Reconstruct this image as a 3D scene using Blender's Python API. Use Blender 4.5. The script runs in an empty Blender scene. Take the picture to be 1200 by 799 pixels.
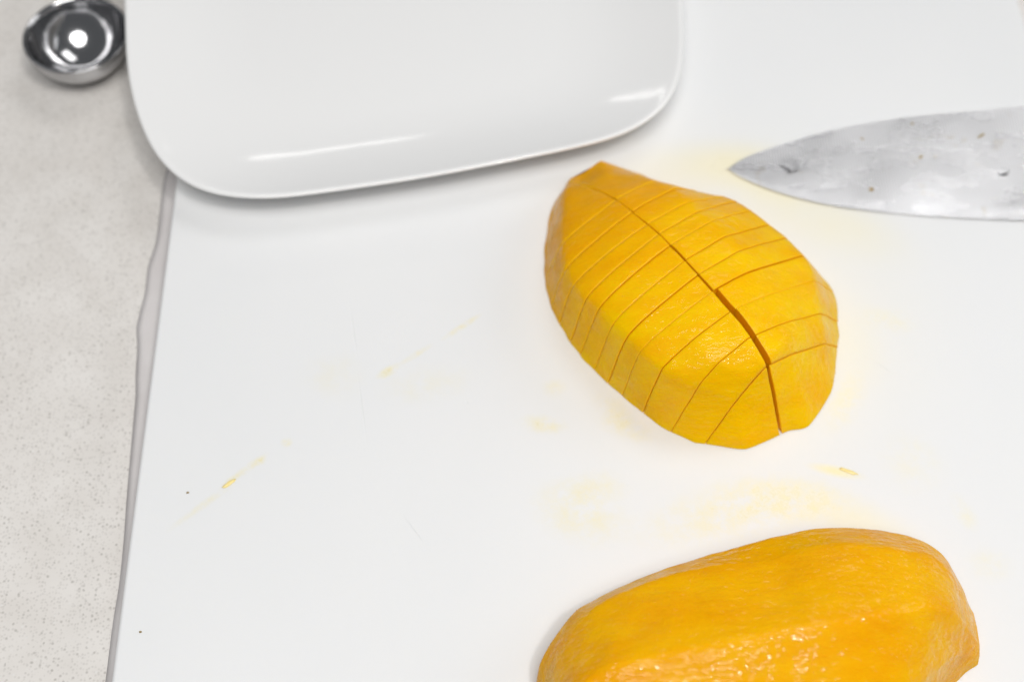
import bpy, bmesh, math, random
import numpy as np
from mathutils import Vector, Matrix, noise
random.seed(7)
S = bpy.context.scene
COL = S.collection
R = math.radians

# ------------------------------------------------------------------ camera
PITCH, DIST, FPX = R(58), 0.5, 1667.0
camd = bpy.data.cameras.new('camera')
cam = bpy.data.objects.new('camera', camd)
COL.objects.link(cam)
cam.location = (0, -DIST * math.cos(PITCH), DIST * math.sin(PITCH))
cam.rotation_euler = (R(90) - PITCH, 0, 0)
camd.sensor_width = 36
camd.lens = 36 * FPX / 1200
camd.clip_start = 0.01
camd.clip_end = 50
camd.dof.use_dof = True
camd.dof.focus_distance = 0.447
camd.dof.aperture_fstop = 6.7
S.camera = cam

# ------------------------------------------------------------------ light
w = bpy.data.worlds.new('World')
S.world = w
w.use_nodes = True
w.node_tree.nodes['Background'].inputs[0].default_value = (0.93, 0.96, 1.0, 1)
w.node_tree.nodes['Background'].inputs[1].default_value = 0.21

def area(name, loc, target, sx, sy, power, col):
    d = bpy.data.lights.new(name, 'AREA')
    d.shape = 'RECTANGLE'
    d.size, d.size_y = sx, sy
    d.energy = power
    d.color = col
    o = bpy.data.objects.new(name, d)
    COL.objects.link(o)
    o.location = loc
    o.rotation_euler = (Vector(target) - Vector(loc)).to_track_quat('-Z', 'Y').to_euler()
    return o

area('ceiling_light', (0.02, -0.42, 1.20), (0, -0.02, 0), 0.85, 0.75, 15.8, (1.0, 0.988, 0.972)).data.shape = 'ELLIPSE'
area('pendant_light', (0.38, -0.50, 1.40), (0, 0, 0), 0.11, 0.11, 5.2, (1.0, 0.97, 0.93)).data.shape = 'DISK'
area('blade_reflection_panel', (0.55, 0.92, 1.6), (0.1, 0.1, 0), 0.95, 0.5, 7.5, (1.0, 0.99, 0.98))  # added light panel for the blade to reflect, in place of a lit ceiling
area('window_light', (1.5, 0.35, 0.8), (0, 0.05, 0), 0.9, 0.7, 7, (0.98, 0.99, 1.0))
area('strip_light', (-0.36, 1.6, 0.85), (0, 0.1, 0), 0.24, 0.055, 0.36, (1.0, 0.98, 0.95))
area('second_strip_light', (0.10, 1.6, 0.85), (0, 0.1, 0), 0.06, 0.08, 0.12, (1.0, 0.98, 0.95))

S.view_settings.view_transform = 'Standard'
S.view_settings.look = 'None'
S.view_settings.gamma = 1
S.view_settings.exposure = -0.53
S.view_settings.use_curve_mapping = False

# ------------------------------------------------------------------ helpers
def at(px, py, z=0.0):
    """world point at height z seen at photo pixel (1200 x 799); layout only"""
    f = Vector((0, math.cos(PITCH), -math.sin(PITCH)))
    u = Vector((0, math.sin(PITCH), math.cos(PITCH)))
    d = f + Vector((1, 0, 0)) * ((px - 600) / FPX) - u * ((py - 399.5) / FPX)
    c = Vector(cam.location)
    t = (z - c.z) / d.z
    return c + d * t

def tag(o, label=None, cat=None, group=None, kind=None):
    if label: o['label'] = label
    if cat: o['category'] = cat
    if group: o['group'] = group
    if kind: o['kind'] = kind
    return o

def obj(name, me, mats, parent=None, loc=None):
    if isinstance(me, bmesh.types.BMesh):
        m = bpy.data.meshes.new(name)
        me.to_mesh(m)
        me.free()
        me = m
    for mt in (mats if isinstance(mats, (list, tuple)) else [mats]):
        me.materials.append(mt)
    o = bpy.data.objects.new(name, me)
    COL.objects.link(o)
    if parent: o.parent = parent
    if loc is not None: o.location = loc
    return o

def empty(name, loc):
    o = bpy.data.objects.new(name, None)
    o.empty_display_size = 0.02
    COL.objects.link(o)
    o.location = loc
    return o

def pydata(name, vs, fs, smooth=True):
    me = bpy.data.meshes.new(name)
    me.from_pydata([tuple(v) for v in vs], [], fs)
    me.update()
    if smooth:
        me.polygons.foreach_set('use_smooth', [True] * len(me.polygons))
    return me

def catmull(P, n, closed=False):
    """P (k,...) control points -> n samples per span"""
    P = np.asarray(P, float)
    k = len(P)
    out = []
    spans = k if closed else k - 1
    for i in range(spans):
        if closed:
            p0, p1, p2, p3 = P[(i-1) % k], P[i], P[(i+1) % k], P[(i+2) % k]
        else:
            p1, p2 = P[i], P[i+1]
            p0 = P[i-1] if i > 0 else 2*p1 - p2
            p3 = P[i+2] if i + 2 < k else 2*p2 - p1
        for j in range(n):
            t = j / n
            out.append(0.5*((2*p1) + (-p0+p2)*t + (2*p0-5*p1+4*p2-p3)*t*t + (-p0+3*p1-3*p2+p3)*t**3))
    if not closed: out.append(P[-1])
    return np.array(out)

# ------------------------------------------------------------------ materials
class NT:
    def __init__(s, name):
        s.m = bpy.data.materials.new(name)
        s.m.use_nodes = True
        s.t = s.m.node_tree
        s.b = s.t.nodes['Principled BSDF']
        s.tc = s.t.nodes.new('ShaderNodeTexCoord')
    def n(s, kind, **kw):
        nd = s.t.nodes.new('ShaderNode' + kind)
        for k, v in kw.items():
            if k in ('operation', 'data_type', 'blend_type', 'feature', 'noise_dimensions', 'distance', 'invert', 'vector_type', 'wave_type', 'bands_direction'):
                setattr(nd, k, v)
            else:
                nd.inputs[k.replace('_', ' ')].default_value = v
        return nd
    def l(s, a, b): s.t.links.new(a, b)
    def set(s, **kw):
        for k, v in kw.items():
            s.b.inputs[k.replace('_', ' ')].default_value = v
    def noise(s, scale, detail=3, rough=0.5, stretch=None, rot=None, coord=None):
        c = coord or s.tc.outputs['Object']
        if stretch or rot:
            mp = s.n('Mapping')
            mp.inputs['Scale'].default_value = stretch or (1, 1, 1)
            mp.inputs['Rotation'].default_value = rot or (0, 0, 0)
            s.l(c, mp.inputs['Vector']); c = mp.outputs[0]
        nd = s.n('TexNoise', Scale=scale, Detail=detail, Roughness=rough)
        s.l(c, nd.inputs['Vector'])
        return nd.outputs['Fac']
    def ramp(s, fac, stops):
        nd = s.n('ValToRGB')
        while len(nd.color_ramp.elements) < len(stops): nd.color_ramp.elements.new(0.5)
        for e, (p, c) in zip(nd.color_ramp.elements, stops):
            e.position = p
            e.color = (c, c, c, 1) if not isinstance(c, tuple) else (*c, 1)
        s.l(fac, nd.inputs[0])
        return nd.outputs[0]
    def math(s, op, a, b=None):
        nd = s.n('Math', operation=op)
        for i, v in enumerate((a, b)):
            if v is None: continue
            if isinstance(v, (int, float)): nd.inputs[i].default_value = v
            else: s.l(v, nd.inputs[i])
        return nd.outputs[0]
    def mix(s, fac, a, b):
        nd = s.n('Mix', data_type='RGBA')
        for i, v in ((0, fac), (6, a), (7, b)):
            if isinstance(v, (int, float)): nd.inputs[i].default_value = v
            elif isinstance(v, tuple): nd.inputs[i].default_value = (*v, 1)
            else: s.l(v, nd.inputs[i])
        return nd.outputs[2]
    def bump(s, h, dist, strength=1.0, normal=None):
        nd = s.n('Bump', Strength=strength, Distance=dist)
        s.l(h, nd.inputs['Height'])
        if normal is not None: s.l(normal, nd.inputs['Normal'])
        return nd.outputs[0]

def mat_counter():
    m = NT('quartz_counter')
    base = m.ramp(m.noise(60, 4), [(0.3, (0.72, 0.69, 0.655)), (0.7, (0.785, 0.76, 0.73))])
    def specks(scale, lo, hi, keep):
        v = m.n('TexVoronoi', Scale=scale, Randomness=1.0)
        m.l(m.tc.outputs['Object'], v.inputs['Vector'])
        d = m.ramp(v.outputs['Distance'], [(lo, 1.0), (hi, 0.0)])
        sep = m.n('SeparateColor')
        m.l(v.outputs['Color'], sep.inputs[0])
        k = m.ramp(sep.outputs[0], [(keep, 0.0), (keep + 0.03, 1.0)])
        return m.math('MULTIPLY', d, k)
    a = specks(720, 0.10, 0.46, 0.74)
    b = specks(1000, 0.15, 0.6, 0.45)
    c = specks(500, 0.10, 0.30, 0.85)
    col = m.mix(m.math('MULTIPLY', b, 0.28), base, (0.36, 0.34, 0.31))
    col = m.mix(m.math('MULTIPLY', a, 0.48), col, (0.27, 0.25, 0.22))
    col = m.mix(m.math('MULTIPLY', c, 0.55), col, (0.80, 0.79, 0.77))
    m.l(col, m.b.inputs['Base Color'])
    m.set(Roughness=0.38)
    m.l(m.bump(m.noise(900, 2), 0.0001, 0.2), m.b.inputs['Normal'])
    return m.m

def mat_board():
    m = NT('white_plastic_board')
    P = m.tc.outputs['Object']
    # juice stains, with warm light bounced off the diced mango painted in: (px, py, half-length px, half-width px, angle deg in the image, strength, noise)
    stains = [
        (455, 435, 16, 6, -32, 0.9, 1), (488, 415, 22, 4, -32, 0.45, 1), (541, 383, 26, 4, -33, 0.8, 1),
        (270, 563, 14, 4, -35, 0.9, 1), (292, 547, 26, 5, -36, 0.6, 1), (336, 518, 7, 6, 0, 0.7, 1), (240, 590, 50, 5, -36, 0.35, 1), (305, 540, 8, 5, -20, .7, 1),
        (820, 195, 105, 34, -8, 0.30, 0), (905, 205, 100, 34, 12, 0.38, 0), (960, 250, 120, 40, 25, 0.30, 0),
        (860, 600, 120, 38, -12, 0.48, 1), (925, 585, 95, 30, 5, 0.4, 1), (980, 552, 34, 7, 12, 0.8, 0), (1000, 610, 90, 30, 20, 0.35, 0),
        (680, 600, 62, 38, 20, 0.42, 1), (700, 570, 40, 22, 0, 0.3, 1), (637, 497, 30, 12, 5, 0.55, 1), (735, 500, 40, 16, 20, 0.4, 1), (720, 480, 30, 16, 40, .3, 1),
        (990, 470, 40, 22, -60, 0.45, 1), (1000, 400, 40, 60, 0, 0.16, 0), (1040, 375, 40, 16, 10, 0.25, 1),
        (500, 450, 60, 24, -10, 0.16, 1), (390, 440, 40, 30, 0, 0.14, 1), (650, 455, 16, 12, 0, .3, 1), (1070, 540, 40, 40, 0, 0.18, 1),
        (1130, 600, 26, 12, 60, .3, 1), (1160, 660, 30, 22, 0, 0.2, 1), (720, 225, 50, 20, 20, .25, 0),
        (850, 340, 260, 230, 30, 0.16, 0),  # wide halo: faint juice stain plus the mango's warm bounce light as colour
    ]
    n1 = m.ramp(m.noise(150, 6, 0.72), [(0.36, 0.05), (0.64, 1.0)])
    n2 = m.ramp(m.noise(25, 3, 0.6), [(0.25, 0.6), (0.7, 1.0)])
    tot = None
    for (px, py, a, b, ang, st, nz) in stains:
        c = at(px, py)
        ax = at(px + a*math.cos(R(ang)), py + a*math.sin(R(ang))) - c
        ln = ax.length
        bx = (at(px - b*math.sin(R(ang)), py + b*math.cos(R(ang))) - c).length
        th = math.atan2(ax.y, ax.x)
        mp = m.n('Mapping', vector_type='TEXTURE')
        mp.inputs['Location'].default_value = (c.x, c.y, 0)
        mp.inputs['Rotation'].default_value = (0, 0, th)
        mp.inputs['Scale'].default_value = (ln, bx, 1.0)
        m.l(P, mp.inputs['Vector'])
        vm = m.n('VectorMath', operation='LENGTH')
        m.l(mp.outputs[0], vm.inputs[0])
        mr = m.n('MapRange')
        mr.interpolation_type = 'SMOOTHSTEP'
        mr.inputs[1].default_value = 1.25
        mr.inputs[2].default_value = 0.1
        mr.inputs[4].default_value = st
        m.l(vm.outputs['Value'], mr.inputs[0])
        v = m.math('MULTIPLY', mr.outputs[0], n1 if nz else n2)
        tot = v if tot is None else m.math('ADD', tot, v)
    cl = m.math('MINIMUM', tot, 1.0)
    base = m.ramp(m.noise(14, 2), [(0.3, (0.795, 0.805, 0.812)), (0.7, (0.812, 0.818, 0.822))])
    col = m.mix(cl, base, (0.86, 0.76, 0.36))
    m.l(col, m.b.inputs['Base Color'])
    rough = m.ramp(cl, [(0.0, 0.42), (0.6, 0.22)])
    m.l(rough, m.b.inputs['Roughness'])
    m.set(Subsurface_Weight=0.25, Subsurface_Radius=(1.0, 0.98, 0.9), Subsurface_Scale=0.004)
    # knife scratches as fine relief
    h = m.noise(1400, 2)
    sc = None
    for (x0, y0, x1, y1, wd) in [(408, 345, 420, 430, 1.1), (418, 430, 430, 520, 0.9),
                                 (470, 600, 500, 640, .3), (1020, 420, 1050, 440, .4), (545, 468, 549, 474, 2.0)]:
        a, b = at(x0, y0), at(x1, y1)
        c = (a + b) / 2
        mp = m.n('Mapping', vector_type='TEXTURE')
        mp.inputs['Location'].default_value = (c.x, c.y, 0)
        mp.inputs['Rotation'].default_value = (0, 0, math.atan2(b.y-a.y, b.x-a.x))
        mp.inputs['Scale'].default_value = ((b-a).length/2, wd*0.0003, 1.0)
        m.l(P, mp.inputs['Vector'])
        vm = m.n('VectorMath', operation='LENGTH')
        m.l(mp.outputs[0], vm.inputs[0])
        mr = m.n('MapRange')
        mr.inputs[1].default_value = 1.0
        mr.inputs[2].default_value = 0.2
        m.l(vm.outputs['Value'], mr.inputs[0])
        sc = mr.outputs[0] if sc is None else m.math('ADD', sc, mr.outputs[0])
    bm1 = m.bump(h, 0.00006, 0.3)
    hh = m.math('MULTIPLY', sc, -1.0)
    m.l(m.bump(hh, 0.00012, 0.7, bm1), m.b.inputs['Normal'])
    return m.m

def mat_mango(name, base=(0.94, 0.58, 0.0), deep=(0.91, 0.46, 0.0), ang=-57.6, wet=0.7, ior=1.29, amber=None):
    m = NT(name)
    f1 = m.noise(70, 4, 0.6, stretch=(0.45, 1.2, 1), rot=(0, 0, R(-ang)))
    col = m.mix(m.ramp(f1, [(0.35, 0.0), (0.68, 1.0)]), base, deep)
    f2 = m.noise(900, 3, 0.7, stretch=(0.55, 1.2, 1), rot=(0, 0, R(-ang)))
    col = m.mix(m.math('MULTIPLY', m.ramp(f2, [(0.4, 0.0), (0.7, 1.0)]), 0.12), col, (0.96, 0.57, 0.0))
    if amber:                                   # the stem end of this fruit is riper, more orange
        sx = m.n('SeparateXYZ'); m.l(m.tc.outputs['Object'], sx.inputs[0])
        g_ = m.math('ADD', m.math('MULTIPLY', sx.outputs[0], -0.53), m.math('MULTIPLY', sx.outputs[1], 0.85))
        mr = m.n('MapRange'); mr.interpolation_type = 'SMOOTHSTEP'
        mr.inputs[1].default_value = 0.0; mr.inputs[2].default_value = 0.055; mr.inputs[4].default_value = 0.75
        m.l(m.math('ADD', g_, m.math('MULTIPLY', f1, 0.02)), mr.inputs[0])
        col = m.mix(mr.outputs[0], col, amber)
    m.l(col, m.b.inputs['Base Color'])
    m.set(Subsurface_Weight=0.35, Subsurface_Radius=(1.0, 0.55, 0.10), Subsurface_Scale=0.0018,
          Roughness=0.5, Specular_IOR_Level=0.06, Coat_Weight=wet, Coat_Roughness=0.06, Coat_IOR=ior)
    m.set(IOR=1.38)
    m.l(m.ramp(m.noise(95, 3, 0.6), [(0.38, wet*0.35), (0.60, wet)]), m.b.inputs['Coat Weight'])
    r = m.ramp(m.noise(160, 3), [(0.35, 0.30), (0.65, 0.52)])
    m.l(r, m.b.inputs['Roughness'])
    g1 = m.noise(1500, 3, 0.7, stretch=(0.6, 1.3, 1), rot=(0, 0, R(-ang)))
    g2 = m.noise(300, 3, 0.6, stretch=(0.5, 1.6, 1), rot=(0, 0, R(-ang)))
    b1 = m.bump(g2, 0.00038, 0.8)
    b2 = m.bump(g1, 0.00022, 1.0, b1)
    m.l(b2, m.b.inputs['Normal'])
    g3 = m.noise(480, 1, 0.5, stretch=(0.55, 1.3, 1), rot=(0, 0, R(-ang)))
    b3 = m.bump(g3, 0.00075, 1.0, m.bump(m.noise(170, 2), 0.0007, 0.5))
    m.l(b3, m.b.inputs['Coat Normal'])
    return m.m

def mat_porcelain():
    m = NT('white_porcelain')
    m.set(Base_Color=(0.84, 0.842, 0.84, 1), Roughness=0.10, Subsurface_Weight=0.1, Subsurface_Radius=(1, 1, 1), Subsurface_Scale=0.002)
    m.l(m.bump(m.noise(18, 2), 0.0006, 0.25), m.b.inputs['Normal'])
    return m.m

def mat_steel(name, rough, dirs=None, smear=False):
    m = NT(name)
    m.set(Base_Color=(0.50, 0.50, 0.51, 1), Metallic=1.0, Roughness=rough)
    if dirs:
        g = m.noise(700, 2, 0.5, stretch=dirs)
        rb = m.n('TexWave', Scale=300.0, Distortion=0.3, Detail=1.0, wave_type='BANDS', bands_direction='X')
        m.l(m.tc.outputs['Object'], rb.inputs['Vector'])
        b1 = m.bump(g, 0.00005, 0.5)
        b1 = m.bump(rb.outputs['Fac'], 0.00014, 0.8, b1)
        lo = m.noise(24, 1, 0.4, stretch=(1.0, 0.8, 1))
        b2 = m.bump(lo, 0.0034, 0.7, b1)
        sm = m.noise(90, 4, 0.6, stretch=(0.6, 1.5, 1), rot=(0, 0, 0.5))
        b2 = m.bump(m.ramp(sm, [(0.45, 0.0), (0.60, 1.0)]), 0.00012, 0.25, b2)
        m.l(b2, m.b.inputs['Normal'])
        st = m.ramp(m.noise(120, 5, 0.7), [(0.60, 0.0), (0.72, 1.0)])
        col = m.mix(m.math('MULTIPLY', st, 0.5), (0.88, 0.875, 0.885), (0.66, 0.59, 0.48))
        m.l(col, m.b.inputs['Base Color'])
        m.l(m.ramp(sm, [(0.35, rough * 0.8), (0.65, rough * 1.5)]), m.b.inputs['Roughness'])
    else:
        m.l(m.bump(m.noise(80, 2), 0.0007, 0.4), m.b.inputs['Normal'])
    return m.m

def mat_cloth():
    m = NT('damp_cotton_towel')
    c = m.ramp(m.noise(60, 4), [(0.3, (0.64, 0.61, 0.605)), (0.7, (0.70, 0.675, 0.67))])
    m.l(c, m.b.inputs['Base Color'])
    m.set(Roughness=0.85)
    g = m.noise(1100, 3, 0.7)
    m.l(m.bump(g, 0.0002, 0.6), m.b.inputs['Normal'])
    return m.m

def plain(name, col, rough=0.5, **kw):
    m = NT(name)
    m.set(Base_Color=(*col, 1), Roughness=rough, **kw)
    m.l(m.bump(m.noise(500, 2), 0.0001, 0.3), m.b.inputs['Normal'])
    return m.m

M_counter, M_board, M_plate, M_cloth = mat_counter(), mat_board(), mat_porcelain(), mat_cloth()
M_mango = mat_mango('ripe_mango_flesh', amber=(0.86, 0.36, 0.0))
M_cut = plain('mango_cut_face', (0.98, 0.50, 0.0), 0.5, Specular_IOR_Level=0.2, Subsurface_Weight=0.3, Subsurface_Radius=(1.0, 0.5, 0.05), Subsurface_Scale=0.003)
M_mango2 = mat_mango('ripe_mango_flesh_uncut', base=(0.88, 0.45, 0.0), deep=(0.83, 0.35, 0.0), ang=10, wet=0.85, ior=1.31)
M_blade = mat_steel('brushed_blade_steel', 0.26, dirs=(1.0, 0.05, 1.0))
M_spoon = mat_steel('polished_spoon_steel', 0.13)
M_handle = plain('black_handle', (0.02, 0.02, 0.022), 0.4)
M_juice = plain('mango_juice', (0.90, 0.74, 0.30), 0.35)
M_brown = plain('brownish_juice', (0.42, 0.30, 0.12), 0.15)
M_crumb = plain('dark_crumb', (0.28, 0.20, 0.07), 0.6)

# ------------------------------------------------------------------ countertop
ZC = -0.0145
bm = bmesh.new()
vs = [bm.verts.new(p) for p in ((-2, -1.2, ZC), (2, -1.2, ZC), (2, 1.6, ZC), (-2, 1.6, ZC))]
bm.faces.new(vs)
vb = [bm.verts.new((v.co.x, v.co.y, ZC - 0.03)) for v in vs]
for i in range(4):
    bm.faces.new((vs[i], vb[i], vb[(i+1) % 4], vs[(i+1) % 4]))
tag(obj('countertop', bm, M_counter), 'pale grey speckled stone countertop', kind='structure')

# ------------------------------------------------------------------ cutting board
def rounded_slab(corners, z0, z1, rad, bev):
    bm = bmesh.new()
    pts = []
    n = len(corners)
    for i in range(n):
        p, a, b = Vector(corners[i]), Vector(corners[i-1]), Vector(corners[(i+1) % n])
        u, v = (a-p).normalized(), (b-p).normalized()
        for k in range(9):
            t = k / 8
            q0, q1 = p + u*rad, p + v*rad
            pts.append((1-t)**2*q0 + 2*t*(1-t)*p + t*t*q1)
    vs = [bm.verts.new((p.x, p.y, z0)) for p in pts]
    f = bm.faces.new(vs)
    if f.normal.z > 0: f.normal_flip()
    r = bmesh.ops.extrude_face_region(bm, geom=[f])
    bmesh.ops.translate(bm, verts=[v for v in r['geom'] if isinstance(v, bmesh.types.BMVert)], vec=(0, 0, z1-z0))
    bmesh.ops.recalc_face_normals(bm, faces=bm.faces)
    es = [e for e in bm.edges if abs(e.verts[0].co.z - e.verts[1].co.z) < 1e-6]
    bmesh.ops.bevel(bm, geom=es, offset=bev, segments=4, profile=0.5, affect='EDGES')
    for f in bm.faces: f.smooth = abs(f.normal.z) < 0.999
    return bm
bl = [at(122, 860), at(205, 220)]
d = (bl[1]-bl[0]).normalized()
LB = bl[0] + d * -0.16
LT = LB + d * 0.50
nx = Vector((d.y, -d.x, 0))
RB, RT = LB + nx * 0.3385, LT + nx * 0.3385
board = obj('cutting_board', rounded_slab([LB, RB, RT, LT], -0.012, 0.0, 0.012, 0.0012), M_board)
tag(board, 'large white plastic cutting board with faint yellow juice stains', 'cutting board')

# ------------------------------------------------------------------ cloth under the board
edge_px = [(196, 190), (190, 216), (186, 250), (182, 280), (176, 300), (172, 314), (169, 340), (162, 368), (159, 385), (160, 404), (158, 440), (158, 462),
           (155, 496), (152, 530), (150, 552), (147, 590), (144, 631), (139, 680), (131, 730), (122, 800), (112, 860)]
ed = [at(x, y, ZC + 0.0015) for x, y in edge_px]
ed = catmull([(p.x, p.y) for p in ed], 6)
nrow = 26
vs, fs = [], []
for i, (x, y) in enumerate(ed):
    for j in range(nrow):
        t = j / (nrow - 1)
        xx = x + (t ** 1.2) * 0.12
        nz = noise.noise(Vector((xx*70, y*26, 3.1)))
        nz2 = noise.noise(Vector((xx*230, y*120, 7.7)))
        s = xx - x
        z = ZC + 0.0013 + (0.0007*nz + 0.00018*nz2) * min(1, s/0.002)
        z = min(z, -0.0123)
        if j == 0: z = ZC + 0.0004
        elif s < 0.0012: z = ZC + 0.0011 + 0.0002*nz
        vs.append((xx, y, z))
    # underside hem
for i in range(len(ed)-1):
    for j in range(nrow-1):
        a = i*nrow + j
        fs.append((a, a+nrow, a+nrow+1, a+1))
me = pydata('towel', vs, fs)
towel = obj('kitchen_towel', me, M_cloth)
sol = towel.modifiers.new('thick', 'SOLIDIFY'); sol.thickness = 0.0006; sol.offset = -1
tag(towel, 'thin pinkish grey towel peeking out under left board edge', 'towel')

# ------------------------------------------------------------------ plate
rim_px = [(147, -60), (146, 0), (147, 50), (150, 90), (160, 132), (178, 175), (205, 206), (240, 225), (290, 232), (330, 231), (400, 222), (500, 207),
          (600, 188), (700, 167), (745, 151), (780, 125), (797, 90), (801, 50), (799, 0), (793, -60)]
ZR = 0.0145
rim = [at(x, y, ZR) for x, y in rim_px]
rim = [(p.x, p.y) for p in rim]
back = [(0.050, 0.2350), (0.030, 0.2520), (0.000, 0.2600), (-0.050, 0.2570), (-0.110, 0.2480), (-0.136, 0.2370), (-0.150, 0.2150)]
oc = catmull(rim + back, 8, closed=True)
# resample evenly, smooth a little
L = np.r_[0, np.cumsum(np.linalg.norm(np.roll(oc, -1, 0) - oc, axis=1))]
occ = np.vstack([oc, oc[:1]])
N = 220
uu = np.linspace(0, L[-1], N, endpoint=False)
oc = np.c_[np.interp(uu, L, occ[:, 0]), np.interp(uu, L, occ[:, 1])]
for _ in range(10):
    oc = 0.5*oc + 0.25*(np.roll(oc, 1, 0) + np.roll(oc, -1, 0))
cen = np.array([(oc[:, 0].min()+oc[:, 0].max())/2, (oc[:, 1].min()+oc[:, 1].max())/2])
prof_ctrl = [(104, 6.6), (70, 6.6), (50, 6.8), (40, 7.3), (30, 8.8), (21, 11.3), (13, 14.4), (6.5, 17.4), (2.6, 19.4), (1.3, 19.95), (0.45, 19.9), (0.0, 19.2), (0.3, 18.3),
             (2.5, 16.8), (9, 13.0), (18, 8.2), (27, 4.6), (34, 3.0), (37, 2.2), (38, 0.4), (39.2, 0.15), (40.4, 0.4), (41.5, 2.3), (60, 3.0), (104, 3.0)]
prof_ctrl = [(d_, z_ * 0.725 if z_ > 3.2 else z_) for d_, z_ in prof_ctrl]
prof = catmull(prof_ctrl, 5)
vs, fs = [], []
rows = len(prof)
for (dd, z) in prof:
    k = 1 - dd/105.0
    for p in oc:
        q = cen + (p - cen) * k
        vs.append((q[0]-cen[0], q[1]-cen[1], z/1000))
for i in range(rows-1):
    for j in range(N):
        fs.append((i*N + j, i*N + (j+1) % N, (i+1)*N + (j+1) % N, (i+1)*N + j))
fs.append(tuple(range(N-1, -1, -1)))
fs.append(tuple((rows-1)*N + j for j in range(N)))
bm = bmesh.new(); m_ = pydata('p', vs, fs); bm.from_mesh(m_)
bmesh.ops.recalc_face_normals(bm, faces=bm.faces)
plate = obj('plate', bm, M_plate, loc=(cen[0], cen[1], 0.0002))
tag(plate, 'glossy white porcelain plate, square with rounded corners, on the cutting board', 'plate')

# ------------------------------------------------------------------ mango shapes
def mango_mesh(rings, org, nt, ns, straight_last=False, smooth_it=3, bumps=(0.00035, 0.00012), seed=0.0, blend=0.16, round_left=False):
    """rings: list of rows of (px, py, z_mm), left base .. right base; skin lofted along the length.
    returns verts (grid), faces of a closed manifold; local to org"""
    G = np.array([[list(at(x, y, z/1000.0)) for (x, y, z) in row] for row in rings])   # T x K x 3
    if straight_last:
        A = catmull(G[:-1], nt)
        tl = np.linspace(0, 1, nt+1)[1:]
        Bq = np.array([G[-2]*(1-t) + G[-1]*t for t in tl])
        A = np.vstack([A, Bq])
    else:
        A = catmull(G, nt)
    T, K = A.shape[:2]
    # slight outward bulge between ridges: linear across plus a little curvature
    cols = []
    CR = np.array([catmull(A[i], ns) for i in range(T)])
    for k in range(K-1):
        for j in range(ns):
            t = j/ns
            cols.append(A[:, k]*(1-t) + A[:, k+1]*t)
    cols.append(A[:, -1])
    LN = np.stack(cols, 1)
    B_ = np.full((T, LN.shape[1], 1), blend)
    if round_left:
        tt = np.clip((np.arange(T)/nt - 4.5)/2.5, 0, 1)[:, None, None]
        cc = np.clip((np.arange(LN.shape[1])/ns - 2.2)/1.0, 0, 1)[None, :, None]
        B_ = B_ + (1-tt)*(1-cc)*0.45
    if straight_last:
        te = np.clip((np.arange(T)/nt - (T-1)/nt + 1.0)/1.0, 0, 1)[:, None, None]
        B_ = np.maximum(B_, te*0.75)
    Gd = (1-B_)*LN + B_*CR
    Gd[:, 0] = LN[:, 0]; Gd[:, -1] = LN[:, -1]
    for _ in range(smooth_it):
        n_ = Gd.copy()
        n_[1:-1, 1:-1] = 0.4*Gd[1:-1, 1:-1] + 0.15*(Gd[2:, 1:-1] + Gd[:-2, 1:-1] + Gd[1:-1, 2:] + Gd[1:-1, :-2])
        Gd = n_
    Gd[..., 2] = np.maximum(Gd[..., 2], 0.0)
    Gd[:, 0, 2] = 0; Gd[:, -1, 2] = 0
    # normals for relief
    du = np.gradient(Gd, axis=0); dv = np.gradient(Gd, axis=1)
    nn = np.cross(du, dv); nn /= np.maximum(np.linalg.norm(nn, axis=2, keepdims=True), 1e-9)
    if nn[T//2, Gd.shape[1]//2, 2] < 0: nn = -nn
    C = Gd.shape[1]
    for i in range(1, T-1):
        for j in range(1, C-1):
            p = Vector(Gd[i, j])
            h = bumps[0]*noise.noise(p*120 + Vector((seed, 0, 0))) + bumps[1]*noise.noise(p*420 + Vector((0, seed, 0)))
            Gd[i, j] += nn[i, j]*h
    for j in (0, C-1):
        for i in range(1, T-1):
            p = Vector(Gd[i, j])
            h = 0.0005*noise.noise(p*160 + Vector((seed, 5, 0)))
            nrm = nn[i, j].copy(); nrm[2] = 0
            Gd[i, j] += nrm*h
    V = Gd.reshape(-1, 3) - np.array(org)
    F = []
    for i in range(T-1):
        for j in range(C-1):
            a = i*C + j
            F.append((a, a+1, a+C+1, a+C))
    # bottom
    for i in range(T-1):
        F.append((i*C, (i+1)*C, (i+1)*C + C-1, i*C + C-1))
    F.append(tuple(range(0, C)))
    F.append(tuple((T-1)*C + j for j in range(C-1, -1, -1)))
    return V, F

# --- diced half
ringsA = [
 [(664,218,0),(670,209,4),(686,203,6),(706,189,6),(729,197,6),(748,204,4),(752,210,0)],
 [(647,245,0),(662,228,11),(690,226,17),(722,222,22),(756,209,19),(775,215,9),(785,230,0)],
 [(638,300,0),(659,283,17),(702,272,24),(754,250,29),(794,224,26),(830,229,15),(842,248,0)],
 [(643,352,0),(672,334,20),(724,312,28),(784,284,32),(816,247,29),(854,233,18),(868,256,0)],
 [(671,404,0),(706,364,23),(756,342,29.5),(810,314,33),(832,262,30.5),(879,246,19),(893,274,0)],
 [(705,442,0),(737,396,24),(785,370,30),(835,340,33),(850,281,31),(902,265,19),(916,292,0)],
 [(745,477,0),(765,424,24),(810,396,30),(856,367,33),(868,298,31),(928,286,19),(948,312,0)],
 [(780,502,0),(800,445,22.5),(838,422,29),(877,397,32),(888,338,30),(950,318,18.5),(976,345,0)],
 [(815,518,0),(851,458,20),(874,441,25),(897,426,28),(922,398,27),(965,382,15),(983,394,0)],
 [(850,524,0),(874,526,.3),(900,516,.3),(924,505,.3),(948,499,.3),(973,462,.3),(979,438,0)],
]
orgA = Vector(at(800, 370, 0))
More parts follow.
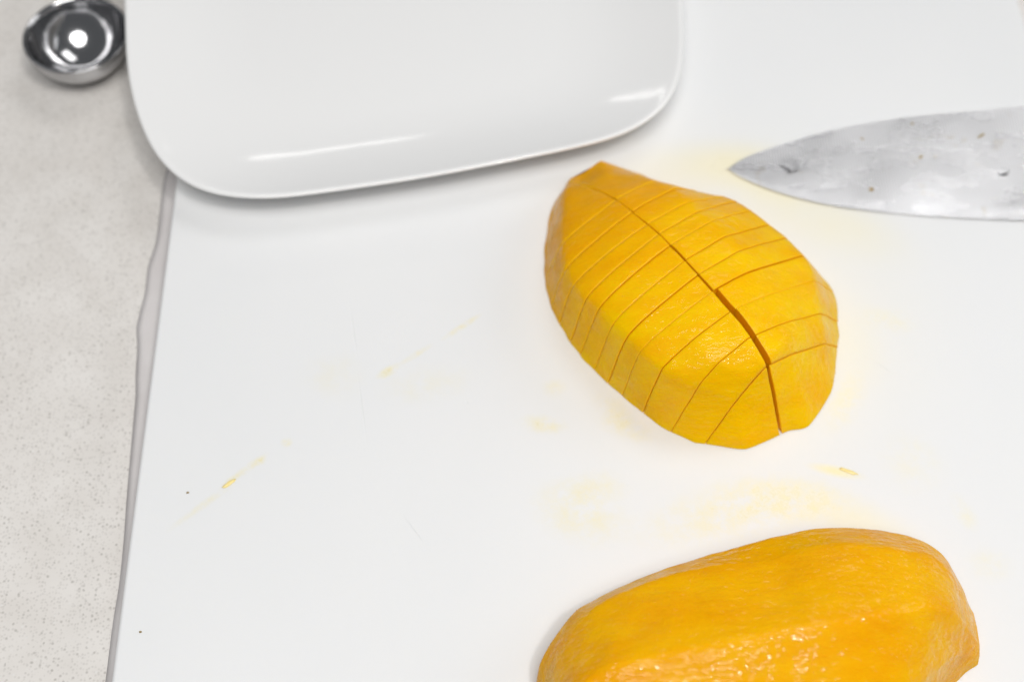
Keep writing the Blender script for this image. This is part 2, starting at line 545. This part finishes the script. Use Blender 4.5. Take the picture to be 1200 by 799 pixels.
VA, FA = mango_mesh(ringsA, orgA, 13, 12, straight_last=True, smooth_it=2, seed=1.3, round_left=True)
baseme = pydata('diced_base', VA, FA)
# normals outward
bm0 = bmesh.new(); bm0.from_mesh(baseme)
bmesh.ops.recalc_face_normals(bm0, faces=bm0.faces)
lay = bm0.faces.layers.int.new('cap')
for f in bm0.faces:
    if abs(f.normal.z + 1) < 1e-3 or len(f.verts) > 6: f[lay] = 2
bm0.to_mesh(baseme); bm0.free()

diced = empty('diced_mango_half', orgA)
tag(diced, 'peeled mango half sliced crosswise and split lengthwise, near the knife tip', 'mango', 'peeled mango halves')

def cut_piece(planes, name):
    """planes: list of (point, outward normal): keep the inner side"""
    bm = bmesh.new(); bm.from_mesh(baseme)
    lay = bm.faces.layers.int['cap']
    for (co, no) in planes:
        co, no = Vector(co), Vector(no).normalized()
        g = list(bm.verts) + list(bm.edges) + list(bm.faces)
        bmesh.ops.bisect_plane(bm, geom=g, dist=1e-7, plane_co=co, plane_no=no, clear_outer=True)
        be = [e for e in bm.edges if len(e.link_faces) == 1]
        if be:
            r = bmesh.ops.holes_fill(bm, edges=be, sides=0)
            for f in r['faces']: f[lay] = 1
    if not bm.faces: bm.free(); return None
    for (co, no) in planes:
        co, no = Vector(co), Vector(no).normalized()
        g = list(bm.verts) + list(bm.edges) + [f for f in bm.faces]
        bmesh.ops.bisect_plane(bm, geom=g, dist=1e-7, plane_co=co - no*0.00024, plane_no=no)
    bm.normal_update()
    mv = []; rimf = set()
    for v in bm.verts:
        sk = [f for f in v.link_faces if f[lay] == 0]
        cp = [f for f in v.link_faces if f[lay] == 1]
        if sk and cp and v.co.z > 0.0012:
            n = Vector()
            for f in sk: n += f.normal * f.calc_area()
            if n.length > 0: mv.append((v, n.normalized()))
            rimf.update(f for f in sk)
    for v, n in mv: v.co -= n * (0.00020 + 0.00008*noise.noise(v.co*900))
    for f in bm.faces:
        f.smooth = f[lay] == 0
        f.material_index = 1 if (f[lay] == 1 or f in rimf) else 0
    for e in bm.edges:
        if len(e.link_faces) == 2 and (e.link_faces[0][lay] > 0) != (e.link_faces[1][lay] > 0): e.smooth = False
    me = bpy.data.meshes.new(name); bm.to_mesh(me); bm.free()
    return me

spine_px = [(726,232,24),(743,246,28),(760,261,30),(773,274,31),(786,287,32),(802,305,33),(818,322,33),(835,341,33),(854,366,33),(878,396,32),(899,427,28)]
sp = [at(x, y, z/1000) - orgA for x, y, z in spine_px]
ca = (sp[10] - sp[5]); cang = math.atan2(ca.y, ca.x)
cdir = Vector((math.cos(cang), math.sin(cang), 0))        # along the length
cnor = Vector((-cdir.y, cdir.x, 0))                        # towards the right side (back right)
cpt = sp[7]
G2 = 0.00013
gaps = [0.00006]*8 + [0.0021, 0.0021, 0.0021, 0.0021]
for side in (-1, 1):
    for i in range(len(sp)+1):
        rnd = random.Random(i*7 + side)
        pl = []
        ang = R(37.2) + (R(-1.5) if side > 0 else 0)
        for j, sgn in ((i-1, -1), (i, 1)):
            if 0 <= j < len(sp):
                # the same knife stroke on both halves; direction wanders slightly from stroke to stroke
                a2 = ang + R(random.Random(100+j).uniform(-1.6, 1.6))
                no = Vector((math.sin(a2), -math.cos(a2), 0))
                if no.dot(cdir) < 0: no = -no
                pl.append((sp[j] - no*sgn*G2, no*sgn))
        if side < 0: pl.append((cpt - cnor*G2, cnor))
        else:
            g_ = gaps[i]
            tw = R(1.6) if i >= 11 else 0
            pl.append((cpt + cnor*g_, -(Matrix.Rotation(-tw, 3, 'Z') @ cnor)))
        me = cut_piece(pl, 'mango_slice')
        if me is None: continue
        o = obj('mango_slice', me, [M_mango, M_cut], parent=diced)
        sh = Vector((rnd.uniform(-1, 1)*0.00002, rnd.uniform(-1, 1)*0.00002, 0))
        rot = R(rnd.uniform(-0.05, 0.05))
        if side > 0:
            rot = R(0.30)*max(0, 7-max(i, 2))
            if i <= 7: sh += cnor * 0.00035
            sh += cnor * rnd.uniform(0, 0.00012)
        else: sh += -cnor * rnd.uniform(0, 0.00012)
        c0 = sp[min(i, 10)]
        tilt = Matrix.Rotation(R(rnd.uniform(-0.10, 0.10)), 4, Vector((math.cos(ang), math.sin(ang), 0)))
        sz = Matrix.Diagonal((1, 1, 1 + rnd.uniform(-0.010, 0.010), 1))
        if side > 0:
            sz = sz @ Matrix.Scale(1 + rnd.uniform(-0.004, 0.012), 4, cnor)
        M = Matrix.Translation(sh) @ Matrix.Translation(Vector((c0.x, c0.y, 0))) @ Matrix.Rotation(rot, 4, 'Z') @ tilt @ sz @ Matrix.Translation(Vector((-c0.x, -c0.y, 0)))
        o.matrix_basis = M

# --- uncut half
ringsB = [
 [(622,830,0),(627,806,5),(630,826,8),(630,850,9),(632,875,6),(635,890,0)],
 [(637,790,0),(637,768,13),(650,768,18),(660,826,27),(668,895,17),(668,925,0)],
 [(670,745,0),(676,715,17),(694,714,24),(705,786,34),(720,890,24),(725,935,0)],
 [(732,714,0),(738,683,19),(757,682,27),(775,768,37),(790,885,27),(795,945,0)],
 [(802,690,0),(808,656,21),(828,664,28),(850,752,39),(862,875,28),(870,945,0)],
 [(882,668,0),(890,633,22),(912,654,29),(925,738,39),(935,865,28),(945,935,0)],
 [(962,655,0),(962,618,22),(975,636,31),(990,727,39),(1005,850,27),(1015,905,0)],
 [(1032,656,0),(1034,621,21),(1048,642,30),(1052,715,36),(1068,810,24),(1080,850,0)],
 [(1088,682,0),(1102,647,18),(1108,662,22),(1112,715,27),(1114,770,15),(1121,798,0)],
 [(1140,735,0),(1141,718,5),(1145,735,6),(1148,755,5),(1148,768,2),(1146,778,0)],
]
orgB = Vector(at(900, 800, 0))
VB, FB = mango_mesh(ringsB, orgB, 16, 16, smooth_it=1, bumps=(0.00040, 0.00010), seed=4.1, blend=0.0)
bm = bmesh.new(); bm.from_mesh(pydata('b', VB, FB))
bmesh.ops.recalc_face_normals(bm, faces=bm.faces)
for f in bm.faces:
    if f.normal.z < -0.99 or len(f.verts) > 6:
        f.smooth = False
        for e in f.edges: e.smooth = False
whole = obj('mango_half', bm, M_mango2, loc=orgB)
tag(whole, 'large uncut peeled mango half lying flat at the front of the board', 'mango', 'peeled mango halves')

# ------------------------------------------------------------------ knife
knife_o = at(852, 197, 0)
knife = empty('chef_knife', knife_o)
tag(knife, 'wet chef knife with a steel blade pointing left at the diced mango', 'knife')
top_px = [(852, 197), (868, 186), (890, 177), (920, 168), (960, 157), (1000, 149), (1050, 141), (1100, 135.5), (1150, 131), (1200, 126)]
bot_px = [(852, 197), (862, 204), (880, 213), (905, 223), (935, 232), (970, 240), (1010, 246), (1060, 251), (1120, 255.5), (1200, 259)]
tp = [at(x, y, 0.002) for x, y in top_px]; bt = [at(x, y, 0.0006) for x, y in bot_px]
dv = (tp[-1]-tp[-3]).normalized(); db = (bt[-1]-bt[-2]).normalized()
tp.append(tp[-1] + dv*0.08); bt.append(bt[-1] + db*0.08)
tpc = catmull([(p.x, p.y) for p in tp], 8); btc = catmull([(p.x, p.y) for p in bt], 8)
nw = 26
vs, fs = [], []
nl = len(tpc)
for side in (1, 0):
    for i in range(nl):
        a = tpc[i]; b = btc[i]
        wd = np.linalg.norm(a-b)
        for j in range(nw):
            t = j/(nw-1)
            p = a*(1-t) + b*t
            fr = min(1.0, wd/0.04)
            th = 0.0021*(1-t)**0.9*fr
            z = 0.0006 + (th if side else 0) + (0.0001 if side else 0)
            if side and t > 0.93: z = 0.0006 + 0.0001*(1-t)/0.07
            vs.append((p[0]-knife_o.x, p[1]-knife_o.y, z))
off = nl*nw
for i in range(nl-1):
    for j in range(nw-1):
        a = i*nw + j
        fs.append((a, a+1, a+nw+1, a+nw))
        fs.append((off+a, off+a+nw, off+a+nw+1, off+a+1))
for i in range(nl-1):
    a = i*nw
    fs.append((a, a+nw, off+a+nw, off+a))
    a = i*nw + nw-1
    fs.append((a+nw, a, off+a, off+a+nw))
fs.append(tuple([(nl-1)*nw + j for j in range(nw)] + [off + (nl-1)*nw + j for j in range(nw-1, -1, -1)]))
bm = bmesh.new(); bm.from_mesh(pydata('k', vs, fs))
bmesh.ops.remove_doubles(bm, verts=bm.verts, dist=1e-6)
bmesh.ops.recalc_face_normals(bm, faces=bm.faces)
for e in bm.edges:
    if len(e.link_faces) == 2 and e.calc_face_angle(0) > R(40): e.smooth = False
obj('blade', bm, M_blade, parent=knife)
# handle beyond the frame
ha = (Vector((*tpc[-1], 0)) - knife_o); hd = Vector((dv.x, dv.y, 0)).normalized(); hn = Vector((hd.y, -hd.x, 0))
def boxm(c, hd, hn, l, wdt, z0, z1, bev):
    bm = bmesh.new()
    r = bmesh.ops.create_cube(bm, size=1)
    for v in bm.verts:
        co = v.co.copy()
        v.co = c + hd*(co.x*l) + hn*(co.y*wdt) + Vector((0, 0, z0 + (co.z+0.5)*(z1-z0)))
    bmesh.ops.bevel(bm, geom=list(bm.edges), offset=bev, segments=3, profile=0.5, affect='EDGES')
    bmesh.ops.recalc_face_normals(bm, faces=bm.faces)
    for f in bm.faces: f.smooth = True
    return bm
hc = Vector((ha.x, ha.y, 0))
obj('bolster', boxm(hc + hd*0.007 + hn*0.014, hd, hn, 0.016, 0.026, 0.0001, 0.011, 0.002), M_spoon, parent=knife)
obj('handle', boxm(hc + hd*0.070 + hn*0.014, hd, hn, 0.110, 0.027, 0.0001, 0.014, 0.004), M_handle, parent=knife)

# ------------------------------------------------------------------ measuring spoon
SR = 0.0212
zr = ZC + 0.0185
sc_ = at(88.5, 40, zr)
spo = empty('measuring_spoon', (sc_.x, sc_.y, ZC))
tag(spo, 'shiny round steel measuring spoon on the stone counter beside the plate', 'spoon')
h = 0.0185
pr = []
for k in range(22):                           # inner bowl
    a = math.pi/2 * k/21
    a *= 0.80
    pr.append((0.0196*math.sin(a)/math.sin(math.pi*0.4), 0.0012 + (h-0.0020)*(1-math.cos(a))/(1-math.cos(math.pi*0.4))))
pr += [(0.0201, h-0.0002), (0.0205, h), (0.0209, h+0.0001), (SR, h-0.0003), (SR-0.0001, h-0.0008), (0.0205, h-0.0011), (0.0201, h-0.0018)]
for k in range(20):
    a = math.pi/2 * (1 - k/19)
    pr.append((max(0.0, 0.0200*math.sin(a)), 0.0 + (h-0.0024)*(1-math.cos(a))))
ns_ = 72
vs, fs = [], []
for (r_, z_) in pr:
    for j in range(ns_):
        a = 2*math.pi*j/ns_
        vs.append((r_*math.cos(a), r_*math.sin(a), z_))
for i in range(len(pr)-1):
    for j in range(ns_):
        fs.append((i*ns_+j, i*ns_+(j+1) % ns_, (i+1)*ns_+(j+1) % ns_, (i+1)*ns_+j))
bm = bmesh.new(); bm.from_mesh(pydata('s', vs, fs))
bmesh.ops.remove_doubles(bm, verts=bm.verts, dist=1e-6)
bmesh.ops.recalc_face_normals(bm, faces=bm.faces)
obj('bowl', bm, M_spoon, parent=spo)
hdv = Vector((0.05, 1, 0)).normalized(); hnv = Vector((hdv.y, -hdv.x, 0))
obj('handle', boxm(hdv*0.064, hdv, hnv, 0.088, 0.011, h-0.0016, h-0.0002, 0.0005), M_spoon, parent=spo)

# ------------------------------------------------------------------ small wet and dry bits
def blob(name, px, py, rx, ry, ang, hgt, mat, label, cat, z0=0.0, group=None, seed=1):
    c = at(px, py, z0)
    bm = bmesh.new()
    bmesh.ops.create_icosphere(bm, subdivisions=3, radius=1)
    for v in bm.verts:
        co = v.co.copy()
        k = 1 + 0.35*noise.noise(co*1.6 + Vector((seed*3.3, 0, 0)))
        x, y = co.x*rx*k, co.y*ry*k
        z = max(co.z, -0.02)*hgt*k
        a = R(ang)
        v.co = Vector((x*math.cos(a)-y*math.sin(a), x*math.sin(a)+y*math.cos(a), z))
    for f in bm.faces: f.smooth = True
    o = obj(name, bm, mat, loc=(c.x, c.y, z0 - 0.00002))
    tag(o, label, cat, group)
mm = 0.001
g = 'drops of mango juice on the board'
blob('mango_juice_drop', 269, 566, 2.6*mm, .8*mm, 38, .5*mm, M_juice, 'small raised blob of mango juice in the yellow streak at left of the board', 'juice drop', group=g, seed=2)
blob('mango_juice_drop', 994, 552, 3.0*mm, .7*mm, -22, .4*mm, M_juice, 'thin yellow juice blob between the diced and uncut mango halves', 'juice drop', group=g, seed=3)
blob('mango_juice_drop', 894, 784, .1*mm, .1*mm, -22, .1*mm, M_juice, 'x', 'x', seed=3) if False else None
blob('crumb', 220, 577, .5*mm, .35*mm, 20, .3*mm, M_crumb, 'tiny olive brown crumb just left of the yellow juice streak', 'crumb', group='crumbs on the board', seed=5)
blob('crumb', 164.5, 740, .45*mm, .35*mm, 0, .3*mm, M_crumb, 'tiny brown crumb near the left edge of the board, nearest the front', 'crumb', group='crumbs on the board', seed=6)
gk = 'brownish juice spots on the knife blade'
for (x, y, a, b, an, lab, sd) in [
    (1021, 222, .9, .8, 0, 'round brownish juice spot on the lower half of the knife blade', 11),
    (1069, 145, .7, .4, 60, 'small brown juice spot near the upper edge of the blade', 12),
    (985, 180, 1.5, .5, 20, 'brown smear of juice left of the blade centre, nearest the knife tip', 13),
    (1079, 184, 1.2, .5, 45, 'longer brown juice smear at the centre of the blade', 14),
    (1096, 184, .4, .4, 0, 'tiny round brown spot right beside the centre smear on the blade', 15),
    (1150, 159, 1.9, .4, 35, 'thin slanted brown juice streak at the right of the blade', 16),
    (1010, 163, 1.2, .35, -35, 'faint brown juice streak just under the spine of the blade', 17)]:
    blob('juice_spot', x, y, a*mm, b*mm, an, .22*mm, M_brown, lab, 'juice spot', z0=0.0007 + 0.0021*max(0.05, 1-(y-135)/118)*min(1, (x-852)/150), group=gk, seed=sd)
# clear water drops lying on the blade
mw = NT('clear_water')
mw.set(Base_Color=(1, 1, 1, 1), Roughness=0.03, IOR=1.33, Transmission_Weight=1.0)
blob('water_drop', 927, 191, 4.2*mm, 4.8*mm, 0, .45*mm, mw.m, 'large clear water drop on the blade just behind the knife tip', 'water drop', z0=0.0013, group='water drops on the knife blade', seed=21)
blob('water_drop', 1176, 202, 2.2*mm, 1.6*mm, 30, .6*mm, mw.m, 'clear water drop on the blade close to the right edge of the photo', 'water drop', z0=0.0017, group='water drops on the knife blade', seed=22)
